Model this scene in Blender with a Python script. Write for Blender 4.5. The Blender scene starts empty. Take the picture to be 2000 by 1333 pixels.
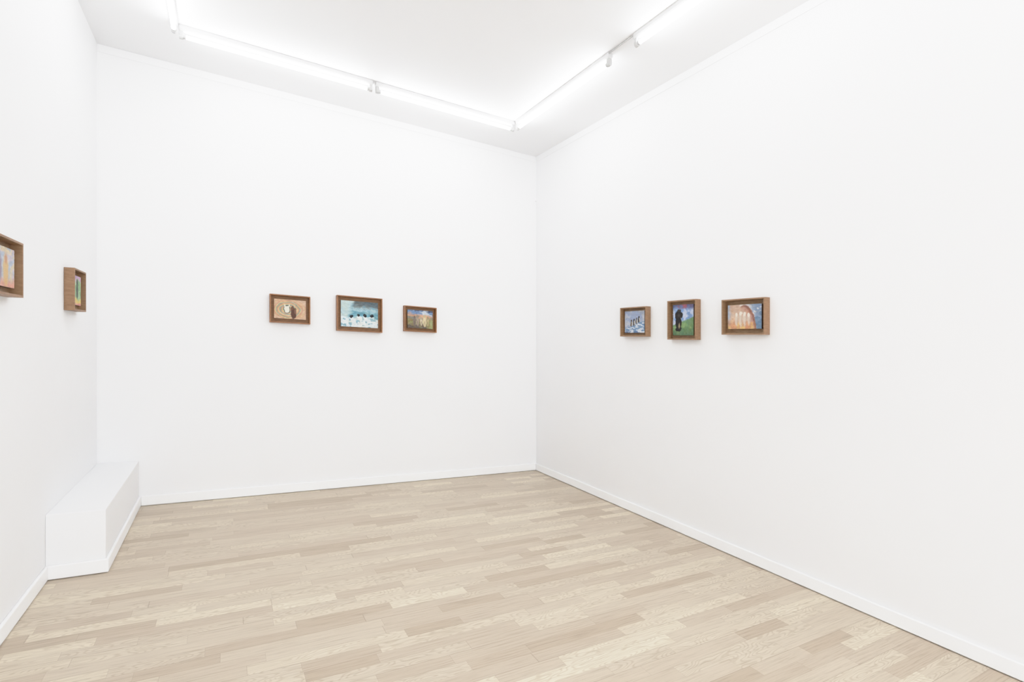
import bpy, bmesh, math
import numpy as np
from mathutils import Vector

# ------------------------------------------------------------------ basics
SX, SY = -0.03868, 0.02158          # the old floor runs slightly out of level
H = 3.26
XL, XR, YB, YF = -0.782, 2.825, 4.548, -3.0
def S(x, y): return SX*x + SY*y
sc = bpy.context.scene
col = sc.collection
vs_ = sc.view_settings
vs_.view_transform = 'Standard'
vs_.look = 'None'
vs_.exposure = 0.0
vs_.gamma = 1.0
# photographic tone curve with a soft shoulder
vs_.use_curve_mapping = True
cm = vs_.curve_mapping
cm.use_clip = True
cm.clip_max_x = 1.0; cm.clip_max_y = 1.0
cm.white_level = (3.0, 3.0, 3.0)
pts = [(0,0),(0.1,0.14),(0.2,0.252),(0.3,0.36),(0.45,0.52),(0.6,0.67),(0.75,0.79),(0.9,0.86),(1.2,0.93),(1.8,0.975),(3.0,1.0)]
cc_ = cm.curves[3]
while len(cc_.points) > 2: cc_.points.remove(cc_.points[1])
cc_.points[0].location = (0, 0); cc_.points[-1].location = (1, 1)
for x_, y_ in pts[1:-1]: cc_.points.new(x_/3.0, y_)
cm.update()

def s2l(c):
    c = np.asarray(c, dtype=float)/255.0
    return np.where(c <= 0.04045, c/12.92, ((c+0.055)/1.055)**2.4)
def rgb(r, g, b): 
    v = s2l([r, g, b]); return (float(v[0]), float(v[1]), float(v[2]), 1.0)

def add_mesh(name, verts, faces, mat, loc=(0,0,0), parent=None, bevel=0.0, smooth=False):
    me = bpy.data.meshes.new(name)
    me.from_pydata([tuple(v) for v in verts], [], faces)
    bm = bmesh.new(); bm.from_mesh(me)
    bmesh.ops.recalc_face_normals(bm, faces=bm.faces)
    bm.to_mesh(me); bm.free()
    if smooth:
        for p in me.polygons: p.use_smooth = True
    if mat: me.materials.append(mat)
    ob = bpy.data.objects.new(name, me)
    col.objects.link(ob)
    ob.location = loc
    if parent: ob.parent = parent
    if bevel > 0:
        m = ob.modifiers.new('bevel', 'BEVEL'); m.width = bevel; m.segments = 2
        m.limit_method = 'ANGLE'; m.angle_limit = math.radians(40)
    return ob

BF = [(0,3,2,1),(4,5,6,7),(0,1,5,4),(1,2,6,5),(2,3,7,6),(3,0,4,7)]
def sbox(x0, x1, y0, y1, h0, h1):
    v = []
    for h in (h0, h1):
        for x, y in ((x0,y0),(x1,y0),(x1,y1),(x0,y1)):
            v.append((x, y, h+S(x, y)))
    return v
def struct(name, x0, x1, y0, y1, h0, h1, mat, label, cat, bevel=0):
    ob = add_mesh(name, sbox(x0,x1,y0,y1,h0,h1), BF, mat, bevel=bevel)
    ob["kind"] = "structure"; ob["label"] = label; ob["category"] = cat
    return ob

# ------------------------------------------------------------------ materials
def new_mat(name):
    m = bpy.data.materials.new(name); m.use_nodes = True
    nt = m.node_tree; b = nt.nodes['Principled BSDF']
    return m, nt, b
class NB:
    def __init__(s, nt): s.nt = nt
    def n(s, t, **k):
        nd = s.nt.nodes.new(t)
        for a, v in k.items(): setattr(nd, a, v)
        return nd
    def link(s, a, b): s.nt.links.new(a, b)
    def math(s, op, a, b=None, c=None):
        nd = s.n('ShaderNodeMath', operation=op)
        for i, v in enumerate((a, b, c)):
            if v is None: continue
            if isinstance(v, (int, float)): nd.inputs[i].default_value = v
            else: s.link(v, nd.inputs[i])
        return nd.outputs[0]
    def ramp(s, f, stops):
        nd = s.n('ShaderNodeValToRGB')
        el = nd.color_ramp.elements
        while len(el) > 1: el.remove(el[-1])
        el[0].position = stops[0][0]; el[0].color = stops[0][1]
        for p, c in stops[1:]:
            e = el.new(p); e.color = c
        s.link(f, nd.inputs[0]); return nd.outputs[0]
    def comb(s, x, y, z=0.0):
        nd = s.n('ShaderNodeCombineXYZ')
        for i, v in enumerate((x, y, z)):
            if isinstance(v, (int, float)): nd.inputs[i].default_value = v
            else: s.link(v, nd.inputs[i])
        return nd.outputs[0]
    def mix(s, f, a, b, blend='MIX'):
        nd = s.n('ShaderNodeMix', data_type='RGBA', blend_type=blend)
        for i, v in ((0, f), (6, a), (7, b)):
            if isinstance(v, (int, float, tuple)): nd.inputs[i].default_value = v
            else: s.link(v, nd.inputs[i])
        return nd.outputs[2]

def paint_mat(name, c, rough=0.6):
    m, nt, b = new_mat(name); q = NB(nt)
    tc = q.n('ShaderNodeTexCoord')
    nz = q.n('ShaderNodeTexNoise'); nz.inputs['Scale'].default_value = 1.3; nz.inputs['Detail'].default_value = 3
    q.link(tc.outputs['Object'], nz.inputs['Vector'])
    c2 = tuple(x*0.985 for x in c[:3])+(1,)
    q.link(q.ramp(nz.outputs['Fac'], [(0.35, c2), (0.65, c)]), b.inputs['Base Color'])
    b.inputs['Roughness'].default_value = rough
    b.inputs['Specular IOR Level'].default_value = 0.15
    return m
M_wall = paint_mat('white_wall_paint', (0.910,0.911,0.920,1))
M_ceil = paint_mat('white_ceiling_paint', (0.920,0.921,0.930,1))
M_base = paint_mat('white_gloss_trim', (0.98,0.98,0.985,1), 0.35)
M_fix  = paint_mat('white_enamel', (0.70,0.70,0.705,1), 0.35)
M_hold = paint_mat('white_plastic', (0.58,0.58,0.58,1), 0.4)

# floor: three-strip oak parquet
M_floor, nt, b = new_mat('oak_parquet'); q = NB(nt)
tc = q.n('ShaderNodeTexCoord'); sp = q.n('ShaderNodeSeparateXYZ')
q.link(tc.outputs['Object'], sp.inputs[0]); X, Y = sp.outputs[0], sp.outputs[1]
W = 0.065
yr = q.math('DIVIDE', Y, W); row = q.math('FLOOR', yr); fy = q.math('FRACT', yr)
wn = q.n('ShaderNodeTexWhiteNoise', noise_dimensions='1D'); q.link(row, wn.inputs['W'])
wn2 = q.n('ShaderNodeTexWhiteNoise', noise_dimensions='1D'); q.link(q.math('ADD', row, 77.3), wn2.inputs['W'])
L = q.math('MULTIPLY_ADD', wn2.outputs['Value'], 0.20, 0.38)
off = q.math('MULTIPLY', wn.outputs['Value'], 9.7)
xx = q.math('DIVIDE', q.math('ADD', X, q.math('ADD', off, 30.0)), L)
wob = q.math('MULTIPLY', q.math('SINE', q.math('ADD', q.math('MULTIPLY', xx, 2.3), off)), 0.28)
xw = q.math('ADD', xx, wob)
cl = q.math('FLOOR', xw); fx = q.math('FRACT', xw)
w3 = q.n('ShaderNodeTexWhiteNoise', noise_dimensions='2D'); q.link(q.comb(row, cl), w3.inputs['Vector'])
rnd = w3.outputs['Value']; s3 = q.n('ShaderNodeSeparateColor'); q.link(w3.outputs['Color'], s3.inputs[0])
base = q.ramp(rnd, [(0.0, rgb(180,164,144)), (0.15, rgb(189,174,155)), (0.4, rgb(196,182,163)),
                    (0.65, rgb(201,188,169)), (0.85, rgb(207,194,174)), (1.0, rgb(217,205,184))])
ox = q.math('MULTIPLY', s3.outputs[1], 40.0); oy = q.math('MULTIPLY', s3.outputs[2], 30.0)
gv = q.comb(q.math('ADD', q.math('MULTIPLY', X, 3.0), ox), q.math('ADD', q.math('MULTIPLY', Y, 85.0), oy), 0.0)
g1 = q.n('ShaderNodeTexNoise'); g1.inputs['Scale'].default_value = 1.6; g1.inputs['Detail'].default_value = 6; g1.inputs['Roughness'].default_value = 0.7
q.link(gv, g1.inputs['Vector'])
grain = q.ramp(g1.outputs['Fac'], [(0.3, (0.71,0.685,0.655,1)), (0.5, (1,1,1,1)), (0.7, (1.09,1.09,1.09,1))])
cv = q.comb(q.math('ADD', q.math('MULTIPLY', X, 2.8), ox), q.math('ADD', q.math('MULTIPLY', Y, 12.0), oy), 0.0)
g2 = q.n('ShaderNodeTexNoise'); g2.inputs['Scale'].default_value = 1.0; g2.inputs['Detail'].default_value = 1.6
q.link(cv, g2.inputs['Vector'])
ring = q.math('SINE', q.math('MULTIPLY', g2.outputs['Fac'], 160.0))
ringc = q.ramp(q.math('MULTIPLY_ADD', ring, 0.5, 0.5), [(0.0, (0.79,0.76,0.725,1)), (0.5, (1,1,1,1))])
rf = q.math('MULTIPLY', q.math('GREATER_THAN', s3.outputs[0], 0.55), 0.75)
c1 = q.mix(0.9, base, grain, 'MULTIPLY')
c2 = q.mix(rf, c1, ringc, 'MULTIPLY')
ey = q.math('MINIMUM', fy, q.math('SUBTRACT', 1.0, fy))
jy = q.math('LESS_THAN', ey, 0.010)
ex = q.math('MULTIPLY', q.math('MINIMUM', fx, q.math('SUBTRACT', 1.0, fx)), L)
jx = q.math('LESS_THAN', ex, 0.0009)
j = q.math('MULTIPLY', q.math('MAXIMUM', jy, jx), 0.32)
r3 = q.math('FRACT', q.math('DIVIDE', Y, W*3))
jb = q.math('MULTIPLY', q.math('LESS_THAN', r3, 0.008), 0.55)
c3 = q.mix(q.math('MAXIMUM', j, jb), c2, rgb(120,103,86))
q.link(c3, b.inputs['Base Color'])
b.inputs['Roughness'].default_value = 0.5
b.inputs['Specular IOR Level'].default_value = 0.25

def wood_mat(name, dark, light, axis_scale=(8,8,30)):
    m, nt, b = new_mat(name); q = NB(nt)
    tc = q.n('ShaderNodeTexCoord')
    mp = q.n('ShaderNodeMapping'); mp.inputs['Scale'].default_value = axis_scale
    q.link(tc.outputs['Object'], mp.inputs['Vector'])
    nz = q.n('ShaderNodeTexNoise'); nz.inputs['Scale'].default_value = 4; nz.inputs['Detail'].default_value = 5
    q.link(mp.outputs[0], nz.inputs['Vector'])
    q.link(q.ramp(nz.outputs['Fac'], [(0.25, dark), (0.75, light)]), b.inputs['Base Color'])
    b.inputs['Roughness'].default_value = 0.5
    b.inputs['Specular IOR Level'].default_value = 0.3
    return m
M_w = {
 'a': (wood_mat('walnut_frame_warm', rgb(126,82,52), rgb(154,105,68)), wood_mat('walnut_board_warm', rgb(114,76,46), rgb(142,98,60))),
 'b': (wood_mat('walnut_frame_grey', rgb(130,97,70), rgb(154,119,88)), wood_mat('walnut_board_grey', rgb(120,91,64), rgb(148,116,86))),
}
M_canv, nt, b = new_mat('oil_paint'); q = NB(nt)
at = q.n('ShaderNodeAttribute'); at.attribute_name = 'paint'
tc = q.n('ShaderNodeTexCoord')
nz = q.n('ShaderNodeTexNoise'); nz.inputs['Scale'].default_value = 260; nz.inputs['Detail'].default_value = 2
q.link(tc.outputs['Object'], nz.inputs['Vector'])
q.link(q.mix(0.5, at.outputs['Color'], q.ramp(nz.outputs['Fac'], [(0.3,(0.7,0.7,0.7,1)),(0.7,(1.08,1.08,1.08,1))]), 'MULTIPLY'), b.inputs['Base Color'])
b.inputs['Roughness'].default_value = 0.6; b.inputs['Specular IOR Level'].default_value = 0.2
M_edge = wood_mat('canvas_edge', rgb(70,52,40), rgb(96,74,58))

M_tube = bpy.data.materials.new('lit_fluorescent_tube'); M_tube.use_nodes = True
nt = M_tube.node_tree; nt.nodes.clear()
em = nt.nodes.new('ShaderNodeEmission'); out = nt.nodes.new('ShaderNodeOutputMaterial')
em.inputs['Color'].default_value = (0.965, 0.987, 1.0, 1); em.inputs['Strength'].default_value = 26.5
nt.links.new(em.outputs[0], out.inputs[0])

# ------------------------------------------------------------------ room
T = 0.12
struct('floor', XL-T, XR+T, YF-T, YB+T, -0.1, 0.0, M_floor, "pale oak three-strip parquet floor", "floor")
struct('ceiling', XL-T, XR+T, YF-T, YB+T, H, H+0.1, M_ceil, "flat white painted ceiling", "ceiling")
struct('wall_back', XL, XR, YB, YB+T, 0.0, H, M_wall, "white wall with three small framed paintings", "wall")
struct('wall_right', XR, XR+T, YF, YB+T, 0.0, H, M_wall, "long white wall with three small framed paintings", "wall")
struct('wall_left', XL-T, XL, YF, YB+T, 0.0, H, M_wall, "white wall with boxed step at its foot", "wall")
bt, bh, g = 0.014, 0.073, 0.004
XS, YS, HS = -0.543, 3.366, 0.326      # boxed-in step in the corner
struct('trim_1', XL, XS, YS, YB, 0.0, HS, M_wall, "white boxed-in ledge filling the wall corner", "boxed ledge", bevel=0.003)
struct('trim_3', XL, XR-0.004, YB-0.004, YB, H-0.055, H, M_wall, "shallow white strip under the ceiling", "ceiling trim", bevel=0.0015)
struct('trim_4', XR-0.004, XR, YF, YB, H-0.055, H, M_wall, "shallow white strip under the ceiling", "ceiling trim", bevel=0.0015)
struct('baseboard_back', XS+bt, XR-bt, YB-bt, YB, g, bh, M_base, "low white baseboard below back wall", "baseboard", bevel=0.004)
struct('baseboard_right', XR-bt, XR, YF, YB, g, bh, M_base, "low white baseboard along the long wall", "baseboard", bevel=0.004)
struct('baseboard_left', XL, XL+bt, YF, YS-bt, g, bh, M_base, "low white baseboard leading to boxed ledge", "baseboard", bevel=0.004)
struct('baseboard_ledge_front', XL, XS+bt, YS-bt, YS, g, bh, M_base, "short white baseboard on end of boxed ledge", "baseboard", bevel=0.004)
struct('baseboard_ledge_side', XS, XS+bt, YS, YB, g, bh, M_base, "white baseboard along side of boxed ledge", "baseboard", bevel=0.004)

# ------------------------------------------------------------------ fluorescent fixtures
def tube_mesh(p0, p1, r, n=16):
    p0, p1 = Vector(p0), Vector(p1); d = (p1-p0).normalized()
    a = d.cross(Vector((0,0,1))).normalized(); c = a.cross(d)
    v = []
    for p in (p0, p1):
        for i in range(n):
            t = 2*math.pi*i/n; v.append(p + a*math.cos(t)*r + c*math.sin(t)*r)
    f = [(i, (i+1)%n, n+(i+1)%n, n+i) for i in range(n)] + [tuple(range(n))[::-1], tuple(range(n, 2*n))]
    return v, f
def fixture(x0, y0, x1, y1, label):
    cx, cy = (x0+x1)/2, (y0+y1)/2; cz = H+S(cx, cy)
    e = bpy.data.objects.new('fluorescent_light', None); e.empty_display_size = 0.1
    col.objects.link(e); e.location = (cx, cy, cz)
    e["label"] = label; e["category"] = "ceiling light"; e["group"] = "fluorescent battens on the ceiling"
    dx, dy = x1-x0, y1-y0; ln = math.hypot(dx, dy); ux, uy = dx/ln, dy/ln; nx, ny = -uy, ux
    def P(l, w, h):  # along, across, below ceiling -> local
        x, y = ux*l+nx*w, uy*l+ny*w
        return (x, y, -h + S(x, y))
    hl = ln/2
    prof = [(-0.020,0.0),(0.020,0.0),(0.020,0.024),(0.013,0.034),(-0.013,0.034),(-0.020,0.024)]
    v = [P(-hl, w, h) for w, h in prof] + [P(hl, w, h) for w, h in prof]
    n = len(prof)
    f = [tuple(range(n)), tuple(range(n, 2*n))] + [(i,(i+1)%n,n+(i+1)%n,n+i) for i in range(n)]
    add_mesh('housing', v, f, M_fix, parent=e, bevel=0.0015)
    for sgn in (-1, 1):
        prof2 = [(-0.014,0.034),(0.014,0.034),(0.017,0.060),(0.014,0.076),(0.006,0.084),(-0.006,0.084),(-0.014,0.076),(-0.017,0.060)]
        l0, l1 = sgn*(hl-0.024), sgn*(hl-0.002)
        v = [P(l0, w, h) for w, h in prof2] + [P(l1, w, h) for w, h in prof2]
        n = len(prof2)
        f = [tuple(range(n)), tuple(range(n, 2*n))] + [(i,(i+1)%n,n+(i+1)%n,n+i) for i in range(n)]
        add_mesh('lamp_holder', v, f, M_hold, parent=e, bevel=0.0015)
        v, f = tube_mesh(P(sgn*(hl-0.024), 0, 0.066), P(sgn*(hl-0.040), 0, 0.066), 0.0132)
        add_mesh('end_cap', v, f, M_hold, parent=e, smooth=False)
    v, f = tube_mesh(P(-(hl-0.040), 0, 0.066), P(hl-0.040, 0, 0.066), 0.0120)
    t = add_mesh('tube', v, f, M_tube, parent=e, smooth=True); t["label"] = "glowing white fluorescent tube"
XB2, YT = 2.245, 3.965
fx_specs = [((-0.262,YT),(0.985,YT),"lit white batten parallel to back wall, above first painting"),
            ((1.010,YT),(2.232,YT),"lit white batten meeting the corner of the light run"),
            ((XB2,3.925),(XB2,2.675),"lit white batten running along the long wall"),
            ((XB2,2.435),(XB2,1.19),"lit white batten beyond a gap bridged by cable"),
            ((-0.285,3.925),(-0.285,2.68),"lit white batten beside the wall with boxed ledge"),
            ((-0.285,2.43),(-0.285,1.19),"lit white batten out of view, added to light the room"),  # from here on: unseen battens continuing the runs, added for room light
            ((XB2,0.95),(XB2,-0.29),"lit white batten out of view, added to light the room"),
            ((-0.285,0.95),(-0.285,-0.29),"lit white batten out of view, added to light the room")]
for a_, b_, lb in fx_specs: fixture(a_[0], a_[1], b_[0], b_[1], lb)
def ceil_pt(x, y, h): return (x, y, H-h+S(x, y))
v, f = tube_mesh(ceil_pt(XB2-0.012, 2.675, 0.006), ceil_pt(XB2-0.012, 2.435, 0.006), 0.005, 10)
cb = add_mesh('power_cable', v, f, M_hold, smooth=True)
cb["label"] = "thin grey-white cable bridging two ceiling battens"; cb["category"] = "cable"
# small painted-over plastic clip in the room corner
v = [(XR-x_*(1-0.4*(i_>3)), YB-y_*(1-0.4*(i_>3)), 2.785+(0.03 if i_ > 3 else 0)) for i_, (x_, y_) in enumerate([(0,0),(0.026,0),(0.016,0.018),(0,0.022)]*2)]
cc = add_mesh('cable_clip', v, BF, M_wall, bevel=0.002)
cc["label"] = "tiny painted-over clip in the wall corner"; cc["category"] = "clip"; cc["kind"] = "structure"

# ------------------------------------------------------------------ paintings
def vnoise(u, v, sx, sy, seed, octv=4):
    rs = np.random.RandomState(seed); G = rs.rand(64, 64); o = np.zeros_like(u); amp = 1; tot = 0
    for k in range(octv):
        x = u*sx*2**k + 7.1*k; y = v*sy*2**k + 3.7*k
        xi = np.floor(x).astype(int); yi = np.floor(y).astype(int); fx = x-xi; fy = y-yi
        fx = fx*fx*(3-2*fx); fy = fy*fy*(3-2*fy)
        a = G[xi%64, yi%64]; b = G[(xi+1)%64, yi%64]; c = G[xi%64, (yi+1)%64]; d = G[(xi+1)%64, (yi+1)%64]
        o += amp*((a*(1-fx)+b*fx)*(1-fy)+(c*(1-fx)+d*fx)*fy); tot += amp; amp *= 0.55
    return o/tot
def ss(a, b, x): t = np.clip((x-a)/(b-a), 0, 1); return t*t*(3-2*t)
def lay(C, m, c):
    c = np.asarray(c, float)
    if c.ndim == 1: c = c[None, None, :]
    return C*(1-m[..., None]) + c*m[..., None]
def ell(u, v, cx, cy, rx, ry, soft=0.12, ang=0):
    ca, sa = math.cos(ang), math.sin(ang)
    x = ((u-cx)*ca+(v-cy)*sa)/rx; y = (-(u-cx)*sa+(v-cy)*ca)/ry
    return 1-ss(1-soft, 1+soft, np.sqrt(x*x+y*y))
def flat(u, c): return np.ones(u.shape+(3,))*np.asarray(c, float)
def brush(C, u, v, seed, amt=26, sx=14, sy=14):
    return C + ((vnoise(u, v, sx, sy, seed)-0.5)*2*amt)[..., None] + ((vnoise(u, v, 7, 9, seed+5)-0.5)*amt)[..., None]*np.array([1,0.2,-0.8])

def art_rings(u, v):
    n = vnoise(u, v, 5, 4, 3)
    r = np.sqrt(((u-0.44)/0.62)**2+((v-0.48)/0.66)**2)+ (n-0.5)*0.08
    pal = np.array([[120,140,120],[206,180,140],[186,140,110],[134,152,136],[204,180,126],[192,146,122],[138,156,140],[208,182,138],[194,146,118],[146,158,138],[204,176,132],[196,150,124],[206,166,136],[204,176,140],[204,162,134],[206,174,146]], float)
    k = np.clip(r*16, 0, 14.999); i = k.astype(int); f = ss(0.5, 1.0, k-i)[..., None]
    C = pal[i]*(1-f)+pal[i+1]*f
    C = brush(C, u, v, 8, 20)
    C = lay(C, ell(u, v, 0.40, 0.50, 0.105, 0.22), (60,62,54))
    C = lay(C, ell(u, v, 0.40, 0.49, 0.09, 0.18), (226,222,206))
    C = lay(C, ell(u, v, 0.345, 0.66, 0.022, 0.10, ang=0.2), (226,222,206))
    C = lay(C, ell(u, v, 0.455, 0.66, 0.022, 0.10, ang=-0.2), (226,222,206))
    C = lay(C, ell(u, v, 0.60, 0.30, 0.085, 0.29), (84,56,46))
    C = lay(C, ell(u, v, 0.57, 0.58, 0.05, 0.12), (104,72,58))
    C = lay(C, ell(u, v, 0.66, 0.42, 0.035, 0.16), (122,84,68))
    return C
def art_foam(u, v):
    n = vnoise(u, v, 4, 6, 21); n2 = vnoise(u, v, 12, 14, 23)
    C = flat(u, (104,156,172)); C = lay(C, ss(0.45, 0.62, n)*ss(0.4, 0.7, v), (166,194,202))
    C = lay(C, ss(0.72, 0.96, v+(n-0.5)*0.5)*0.9, (78,88,92))
    C = lay(C, ss(0.5, 0.62, n2)*ss(0.8, 0.5, v)*0.6, (76,134,152))
    C = lay(C, ss(0.30, 0.14, u+(n-0.5)*0.3-v*0.15+0.05), (180,202,204))
    foam = ss(0.44, 0.34, v+(n-0.5)*0.25); C = lay(C, foam, (216,226,226))
    C = lay(C, foam*ss(0.54, 0.64, n2)*0.8, (112,156,172))
    C = brush(C, u, v, 28, 20, 18, 24)
    for cx, cy, r in ((0.28,0.40,0.040),(0.47,0.45,0.040),(0.64,0.46,0.048),(0.83,0.46,0.050)):
        C = lay(C, ell(u, v, cx, cy-r*1.4, r*1.3, r*0.6, 0.3)*0.9, (236,242,240))
        C = lay(C, ell(u, v, cx, cy, r, r*1.35), (26,28,32))
        C = lay(C, ell(u, v, cx-r*0.2, cy+r*0.5, r*0.35, r*0.3, 0.4)*0.5, (96,100,100))
    return C
def art_sunset(u, v):
    n = vnoise(u, v, 4, 7, 41); n2 = vnoise(u, v, 9, 16, 42); n3 = vnoise(u, v, 3, 3, 45)
    C = flat(u, (116,146,186)); C = lay(C, ss(0.46, 0.6, n), (82,92,118)); C = lay(C, ss(0.56,0.66,n3)*ss(.6,.8,v), (190,200,210))
    C = lay(C, ss(0.80, 0.66, v+(n-0.5)*0.4+(u-.5)*.1), (198,150,120)); C = lay(C, ss(0.68, 0.56, v+(n-0.5)*0.35+(n3-.5)*.3), (130,128,120))
    C = lay(C, ss(0.54, 0.44, v+(n-0.5)*0.2), (128,112,80)); C = lay(C, ss(0.46, 0.58, n2)*ss(0.55,0.35,v), (126,134,88))
    C = lay(C, ss(0.50, 0.60, n3)*ss(0.35,0.15,v), (96,84,74)); C = lay(C, ss(0.8,0.95,u)*ss(.6,.4,v), (150,156,110))
    C = brush(C, u, v, 44, 22)
    for cx, cy, rw, h, c in ((0.28,0.44,0.055,0.30,(120,106,96)),(0.40,0.46,0.055,0.32,(160,144,126)),(0.54,0.42,0.05,0.26,(196,182,156)),(0.67,0.48,0.07,0.36,(210,194,156)),(0.80,0.44,0.05,0.28,(176,162,120))):
        C = lay(C, ell(u, v, cx, cy-h*0.25, rw, h*0.8, 0.25), c)
        C = lay(C, ell(u, v, cx, cy+h*0.58, rw*0.75, 0.085, 0.25), tuple(x*0.86 for x in c))
        C = lay(C, ell(u, v, cx, cy-h*0.5, 0.014, h*0.35, 0.4)*0.6, (84,70,60))
    return C
def art_wave(u, v):
    n = vnoise(u, v, 5, 5, 61); n2 = vnoise(u, v, 10, 26, 62)
    d = v - (0.20+0.36*u)
    C = flat(u, (150,162,188)); C = lay(C, ss(0.48,0.62,n), (178,182,194)); C = lay(C, ss(0.8,1.0,v+(n-.5)*.4)*ss(0.6,1.0,u), (190,178,156))
    C = lay(C, ss(0.04,-0.04,d+(n-0.5)*0.14), (108,138,172))
    C = lay(C, ss(0.04,-0.04,d+(n-0.5)*0.14)*ss(0.48,0.56,n2), (214,220,226))
    C = lay(C, ss(0.5,0.6,n)*ss(0.2,0.0,v), (84,108,146))
    C = brush(C, u, v, 64, 18, 16, 16)
    for cx, cy, c in ((0.34,0.44,(96,84,76)),(0.47,0.48,(58,52,52)),(0.60,0.53,(100,92,84)),(0.72,0.60,(56,54,58))):
        C = lay(C, ell(u, v, cx, cy-0.03, 0.048, 0.12, 0.2, ang=-0.1), c)
        C = lay(C, ell(u, v, cx+0.01, cy+0.11, 0.040, 0.06, 0.2), tuple(x*0.75 for x in c))
        C = lay(C, ell(u, v, cx+0.035, cy-0.02, 0.018, 0.10, 0.3), (206,200,180))
    return C
def art_hill(u, v):
    n = vnoise(u, v, 5, 5, 81); n2 = vnoise(u, v, 8, 12, 82)
    C = flat(u, (116,148,196)); C = lay(C, ss(0.46,0.58,n), (184,194,216)); C = lay(C, ss(0.82,0.96,v+(n-0.5)*0.25)*0.85, (76,78,116))
    C = lay(C, ell(u, v, 0.55, 0.95, 0.30, 0.08, 0.5)*ss(0.35,0.5,n2)*0.85, (160,74,84))
    hill = ss(0.03,-0.03,v-(0.34+0.26*u**1.3)+(n-0.5)*0.05)
    C = lay(C, hill, (96,130,88)); C = lay(C, hill*ss(0.5,0.62,n2), (120,152,96)); C = lay(C, hill*ss(0.3,0.0,v)*0.7, (72,100,76))
    C = brush(C, u, v, 84, 18)
    k = (30,27,28)
    C = lay(C, ell(u, v, 0.28, 0.42, 0.15, 0.22), k); C = lay(C, ell(u, v, 0.29, 0.70, 0.14, 0.12), k)
    C = lay(C, ell(u, v, 0.16, 0.64, 0.06, 0.11), k); C = lay(C, ell(u, v, 0.42, 0.66, 0.065, 0.10), k)
    C = lay(C, ell(u, v, 0.31, 0.81, 0.09, 0.045), (46,42,42))
    C = lay(C, ell(u, v, 0.27, 0.20, 0.15, 0.08), k)
    C = lay(C, ell(u, v, 0.30, 0.66, 0.06, 0.06, 0.5)*0.6, (70,64,62))
    C = lay(C, ell(u, v, 0.32, 0.30, 0.035, 0.09, 0.4), (150,132,100))
    return C
def art_arch(u, v):
    n = vnoise(u, v, 5, 5, 101); n2 = vnoise(u, v, 14, 5, 102)
    C = flat(u, (196,202,212)); C = lay(C, ss(0.45,0.6,n), (218,216,216)); C = lay(C, ss(0.02,-0.02,v-(0.30+0.55*ss(0.62,0.95,u)-0.15)), (104,132,160))
    C = lay(C, ss(0.55,0.65,n)*ss(0.6,0.8,u), (132,152,180))
    C = lay(C, ell(u, v, 0.50, 0.0, 0.34, 0.98, 0.04), (138,92,78))
    C = lay(C, ss(0.42,0.34,u+(n-.5)*.1), (190,160,140))
    C = lay(C, ell(u, v, 0.46, 0.0, 0.32, 0.90, 0.06), (180,134,116))
    C = lay(C, ell(u, v, 0.32, 0.40, 0.26, 0.5, 0.35)*0.85, (204,176,154))
    C = lay(C, ss(0.12,0.0,u+(n-.5)*.1), (164,176,194)); C = lay(C, ss(0.42,0.15,v+(n-.5)*.4)*ss(0.78,0.66,u)*.75, (200,138,96))
    C = lay(C, ss(0.52,0.64,n2)*ss(0.45,0.1,v)*ss(.85,.7,u)*0.8, (218,182,110))
    C = brush(C, u, v, 104, 22)
    for cx, h in ((0.27,0.26),(0.39,0.30),(0.51,0.27),(0.63,0.22)):
        C = lay(C, ell(u, v, cx, 0.38, 0.050, h, 0.3)*0.85, (210,198,184)); C = lay(C, ell(u, v, cx, 0.38+h*0.85, 0.038, 0.09, 0.25), (226,218,206))
        C = lay(C, ell(u, v, cx+0.03, 0.3, 0.012, h*0.7, 0.4)*0.5, (170,136,112))
    return C
def art_garden(u, v):
    n = vnoise(u, v, 5, 5, 121)
    C = flat(u, (132,166,124)); C = lay(C, ss(0.45,0.6,n), (162,190,150)); C = lay(C, ss(0.78,0.95,v+(n-.5)*.3), (190,160,190))
    C = lay(C, ss(0.28,0.16,v+(n-.5)*.2), (214,190,110)); C = lay(C, ss(0.12,0.03,v+(n-.5)*.1), (208,140,130))
    C = brush(C, u, v, 124, 22)
    C = lay(C, ell(u, v, 0.55, 0.50, 0.12, 0.28, 0.25)*.9, (66,78,68)); C = lay(C, ell(u, v, 0.55, 0.78, 0.085, 0.10, .25), (56,64,60))
    return C
def art_pastel(u, v):
    n = vnoise(u, v, 4, 4, 141); n2 = vnoise(u, v, 4, 4, 143)
    C = flat(u, (200,192,200)); C = lay(C, ss(0.45,0.6,n), (214,200,172)); C = lay(C, ss(0.5,0.62,n2), (180,190,204)); C = lay(C, ss(0.3,0.1,v+(n-.5)*.3), (208,156,140))
    C = brush(C, u, v, 144, 20)
    C = lay(C, ell(u, v, 0.60, 0.42, 0.12, 0.40, 0.4)*.85, (216,176,116)); C = lay(C, ell(u, v, 0.61, 0.70, 0.06, 0.12, 0.4)*.8, (190,140,112))
    C = lay(C, ell(u, v, 0.30, 0.45, 0.12, 0.40, 0.3), (150,136,150))
    return C

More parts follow.
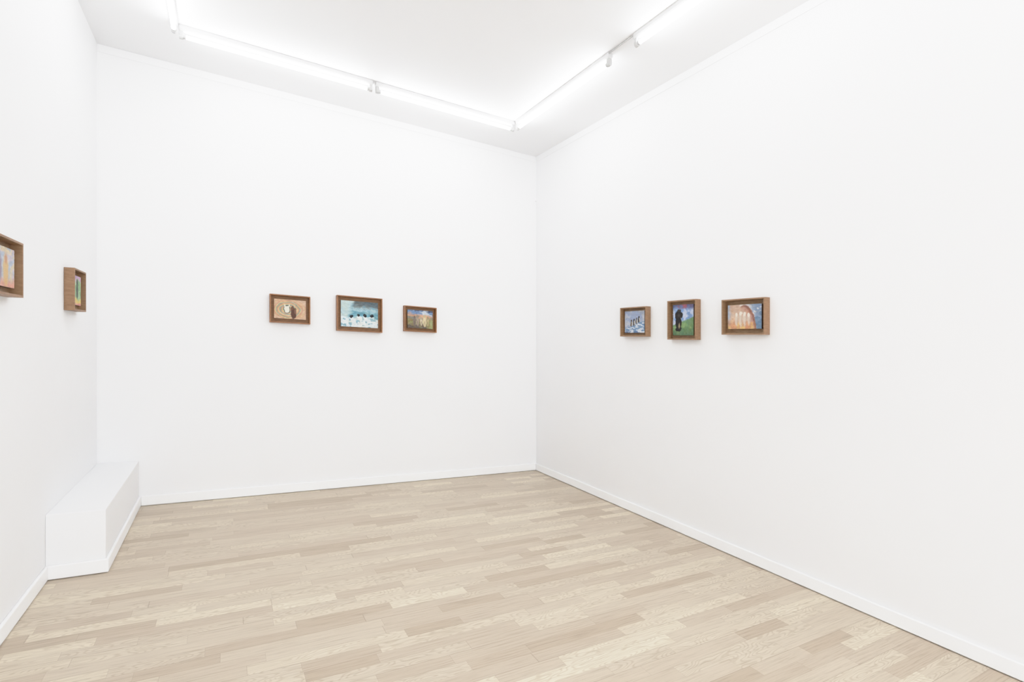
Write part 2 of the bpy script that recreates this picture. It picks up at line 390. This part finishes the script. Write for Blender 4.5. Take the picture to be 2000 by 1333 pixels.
def framed(wall, c, z, w, h, dep, cw, ch, art, kind, label):
    """c = coordinate of the frame centre along the wall (x for back wall, y for side walls)"""
    if wall == 'back':   A = Vector((1,0,SX));   N = Vector((0,-1,0)); o = Vector((c, YB, z))
    elif wall == 'right':A = Vector((0,-1,-SY)); N = Vector((-1,0,0)); o = Vector((XR, c, z))
    else:                A = Vector((0,1,SY));   N = Vector((1,0,0));  o = Vector((XL, c, z))
    Z = Vector((0,0,1))
    e = bpy.data.objects.new('framed_painting', None); e.empty_display_size = 0.1
    col.objects.link(e); e.location = o
    e["label"] = label; e["category"] = "painting"; e["group"] = "small box-framed paintings on the walls"
    P = lambda s, t, d: A*s + Z*t + N*d
    mf, mb = M_w[kind]
    rt = 0.009
    def loop(a, b_, d): return [P(-a,-b_,d), P(a,-b_,d), P(a,b_,d), P(-a,b_,d)]
    V = loop(w/2,h/2,0.001)+loop(w/2,h/2,dep)+loop(w/2-rt,h/2-rt,dep)+loop(w/2-rt,h/2-rt,0.001)
    F = []
    for k in range(4):
        for i in range(4):
            j2 = (i+1)%4; n1 = (k+1)%4
            F.append((k*4+i, k*4+j2, n1*4+j2, n1*4+i))
    fr = add_mesh('frame', V, F, mf, parent=e, bevel=0.0008)
    a, b2 = w/2-rt-0.0003, h/2-rt-0.0003
    V = loop(a,b2,0.002)+loop(a,b2,0.010)
    F = [(0,1,2,3),(4,5,6,7)]+[(i,(i+1)%4,4+(i+1)%4,4+i) for i in range(4)]
    add_mesh('backing_board', V, F, mb, parent=e)
    nx, ny = 150, 110
    if ch > cw: nx, ny = 110, 150
    us = np.linspace(0,1,nx+1); vs = np.linspace(0,1,ny+1)
    U, Vv = np.meshgrid(us, vs)
    # hand-painted wobble of the contours
    U2 = U + (vnoise(U, Vv, 9, 9, 201)-0.5)*0.055; V2 = Vv + (vnoise(U, Vv, 9, 9, 207)-0.5)*0.075
    C = np.clip(art(U2, V2), 4, 250)
    lin = s2l(C)
    d0, d1 = 0.0101, 0.030
    wob = (vnoise(U, Vv, 20, 20, 5)-0.5)*0.0012
    verts = []
    for j_ in range(ny+1):
        for i_ in range(nx+1):
            verts.append(P((us[i_]-0.5)*cw, (vs[j_]-0.5)*ch, d1+wob[j_, i_]))
    faces = [(j_*(nx+1)+i_, j_*(nx+1)+i_+1, (j_+1)*(nx+1)+i_+1, (j_+1)*(nx+1)+i_) for j_ in range(ny) for i_ in range(nx)]
    nf = len(faces)
    me = bpy.data.meshes.new('painted_canvas'); bidx = len(verts)
    border = [i_ for i_ in range(nx+1)] + [j_*(nx+1)+nx for j_ in range(1, ny+1)] + [ny*(nx+1)+i_ for i_ in range(nx-1,-1,-1)] + [j_*(nx+1) for j_ in range(ny-1,0,-1)]
    for bi in border:
        p = verts[bi]; dd = p.dot(N); verts.append(p - N*(dd-d0))
    nb = len(border)
    for k in range(nb):
        k2 = (k+1)%nb
        faces.append((border[k2], border[k], bidx+k, bidx+k2))
    faces.append(tuple(bidx+k for k in range(nb))[::-1])
    me.from_pydata([tuple(p) for p in verts], [], faces)
    me.materials.append(M_canv); me.materials.append(M_edge)
    mi = np.zeros(len(faces), dtype=np.int32); mi[nf:] = 1
    me.polygons.foreach_set('material_index', mi)
    ca = me.color_attributes.new('paint', 'FLOAT_COLOR', 'POINT')
    arr = np.ones((len(verts), 4)); arr[:bidx, :3] = lin.reshape(-1, 3); arr[bidx:, :3] = 0.05
    ca.data.foreach_set('color', arr.astype(np.float32).ravel())
    me.update()
    cv = bpy.data.objects.new('painted_canvas', me); col.objects.link(cv); cv.parent = e
    return e

framed('back', 0.4605, 1.574, 0.303, 0.227, 0.05, 0.238, 0.155, art_rings, 'a', "walnut box-framed painting of concentric rainbow rings around pale head")
framed('back', 1.0145, 1.551, 0.385, 0.300, 0.05, 0.315, 0.222, art_foam, 'a', "largest walnut-framed painting, dark round heads in white sea foam")
framed('back', 1.559, 1.5225, 0.306, 0.231, 0.05, 0.240, 0.165, art_sunset, 'a', "walnut-framed painting of pale figures under a blue-orange sky")
framed('right', 3.0435, 1.465, 0.291, 0.230, 0.05, 0.220, 0.170, art_wave, 'b', "walnut-framed painting of small dark figures on a blue wave")
framed('right', 2.5555, 1.457, 0.257, 0.277, 0.05, 0.185, 0.215, art_hill, 'b', "upright walnut-framed painting, black curly dog figure on green hill")
framed('right', 2.070, 1.454, 0.302, 0.222, 0.05, 0.235, 0.150, art_arch, 'b', "walnut-framed painting of white figures beneath an orange arch")
framed('left', 2.706, 1.579, 0.300, 0.225, 0.05, 0.235, 0.155, art_pastel, 'b', "walnut-framed pastel painting with orange and pink figures")
framed('left', 3.834, 1.594, 0.270, 0.238, 0.048, 0.19, 0.17, art_garden, 'b', "walnut-framed green painting with dark standing figure, near the corner")

# ------------------------------------------------------------------ light and camera
w = bpy.data.worlds.new('world'); sc.world = w; w.use_nodes = True
w.node_tree.nodes['Background'].inputs[0].default_value = (0.97, 0.985, 1.0, 1)
w.node_tree.nodes['Background'].inputs[1].default_value = 3.8  # added white fill, enters through the open room end behind the camera

cam = bpy.data.cameras.new('camera'); co = bpy.data.objects.new('camera', cam); col.objects.link(co)
co.location = (0, 0, 1.262); co.rotation_euler = (math.radians(90), 0, -math.atan2(0.4873, 0.8733))
cam.sensor_width = 36; cam.sensor_fit = 'HORIZONTAL'; cam.lens = 36*1004/2000
cam.shift_x = 0.0; cam.shift_y = 13.3/2000; cam.clip_start = 0.02
sc.camera = co
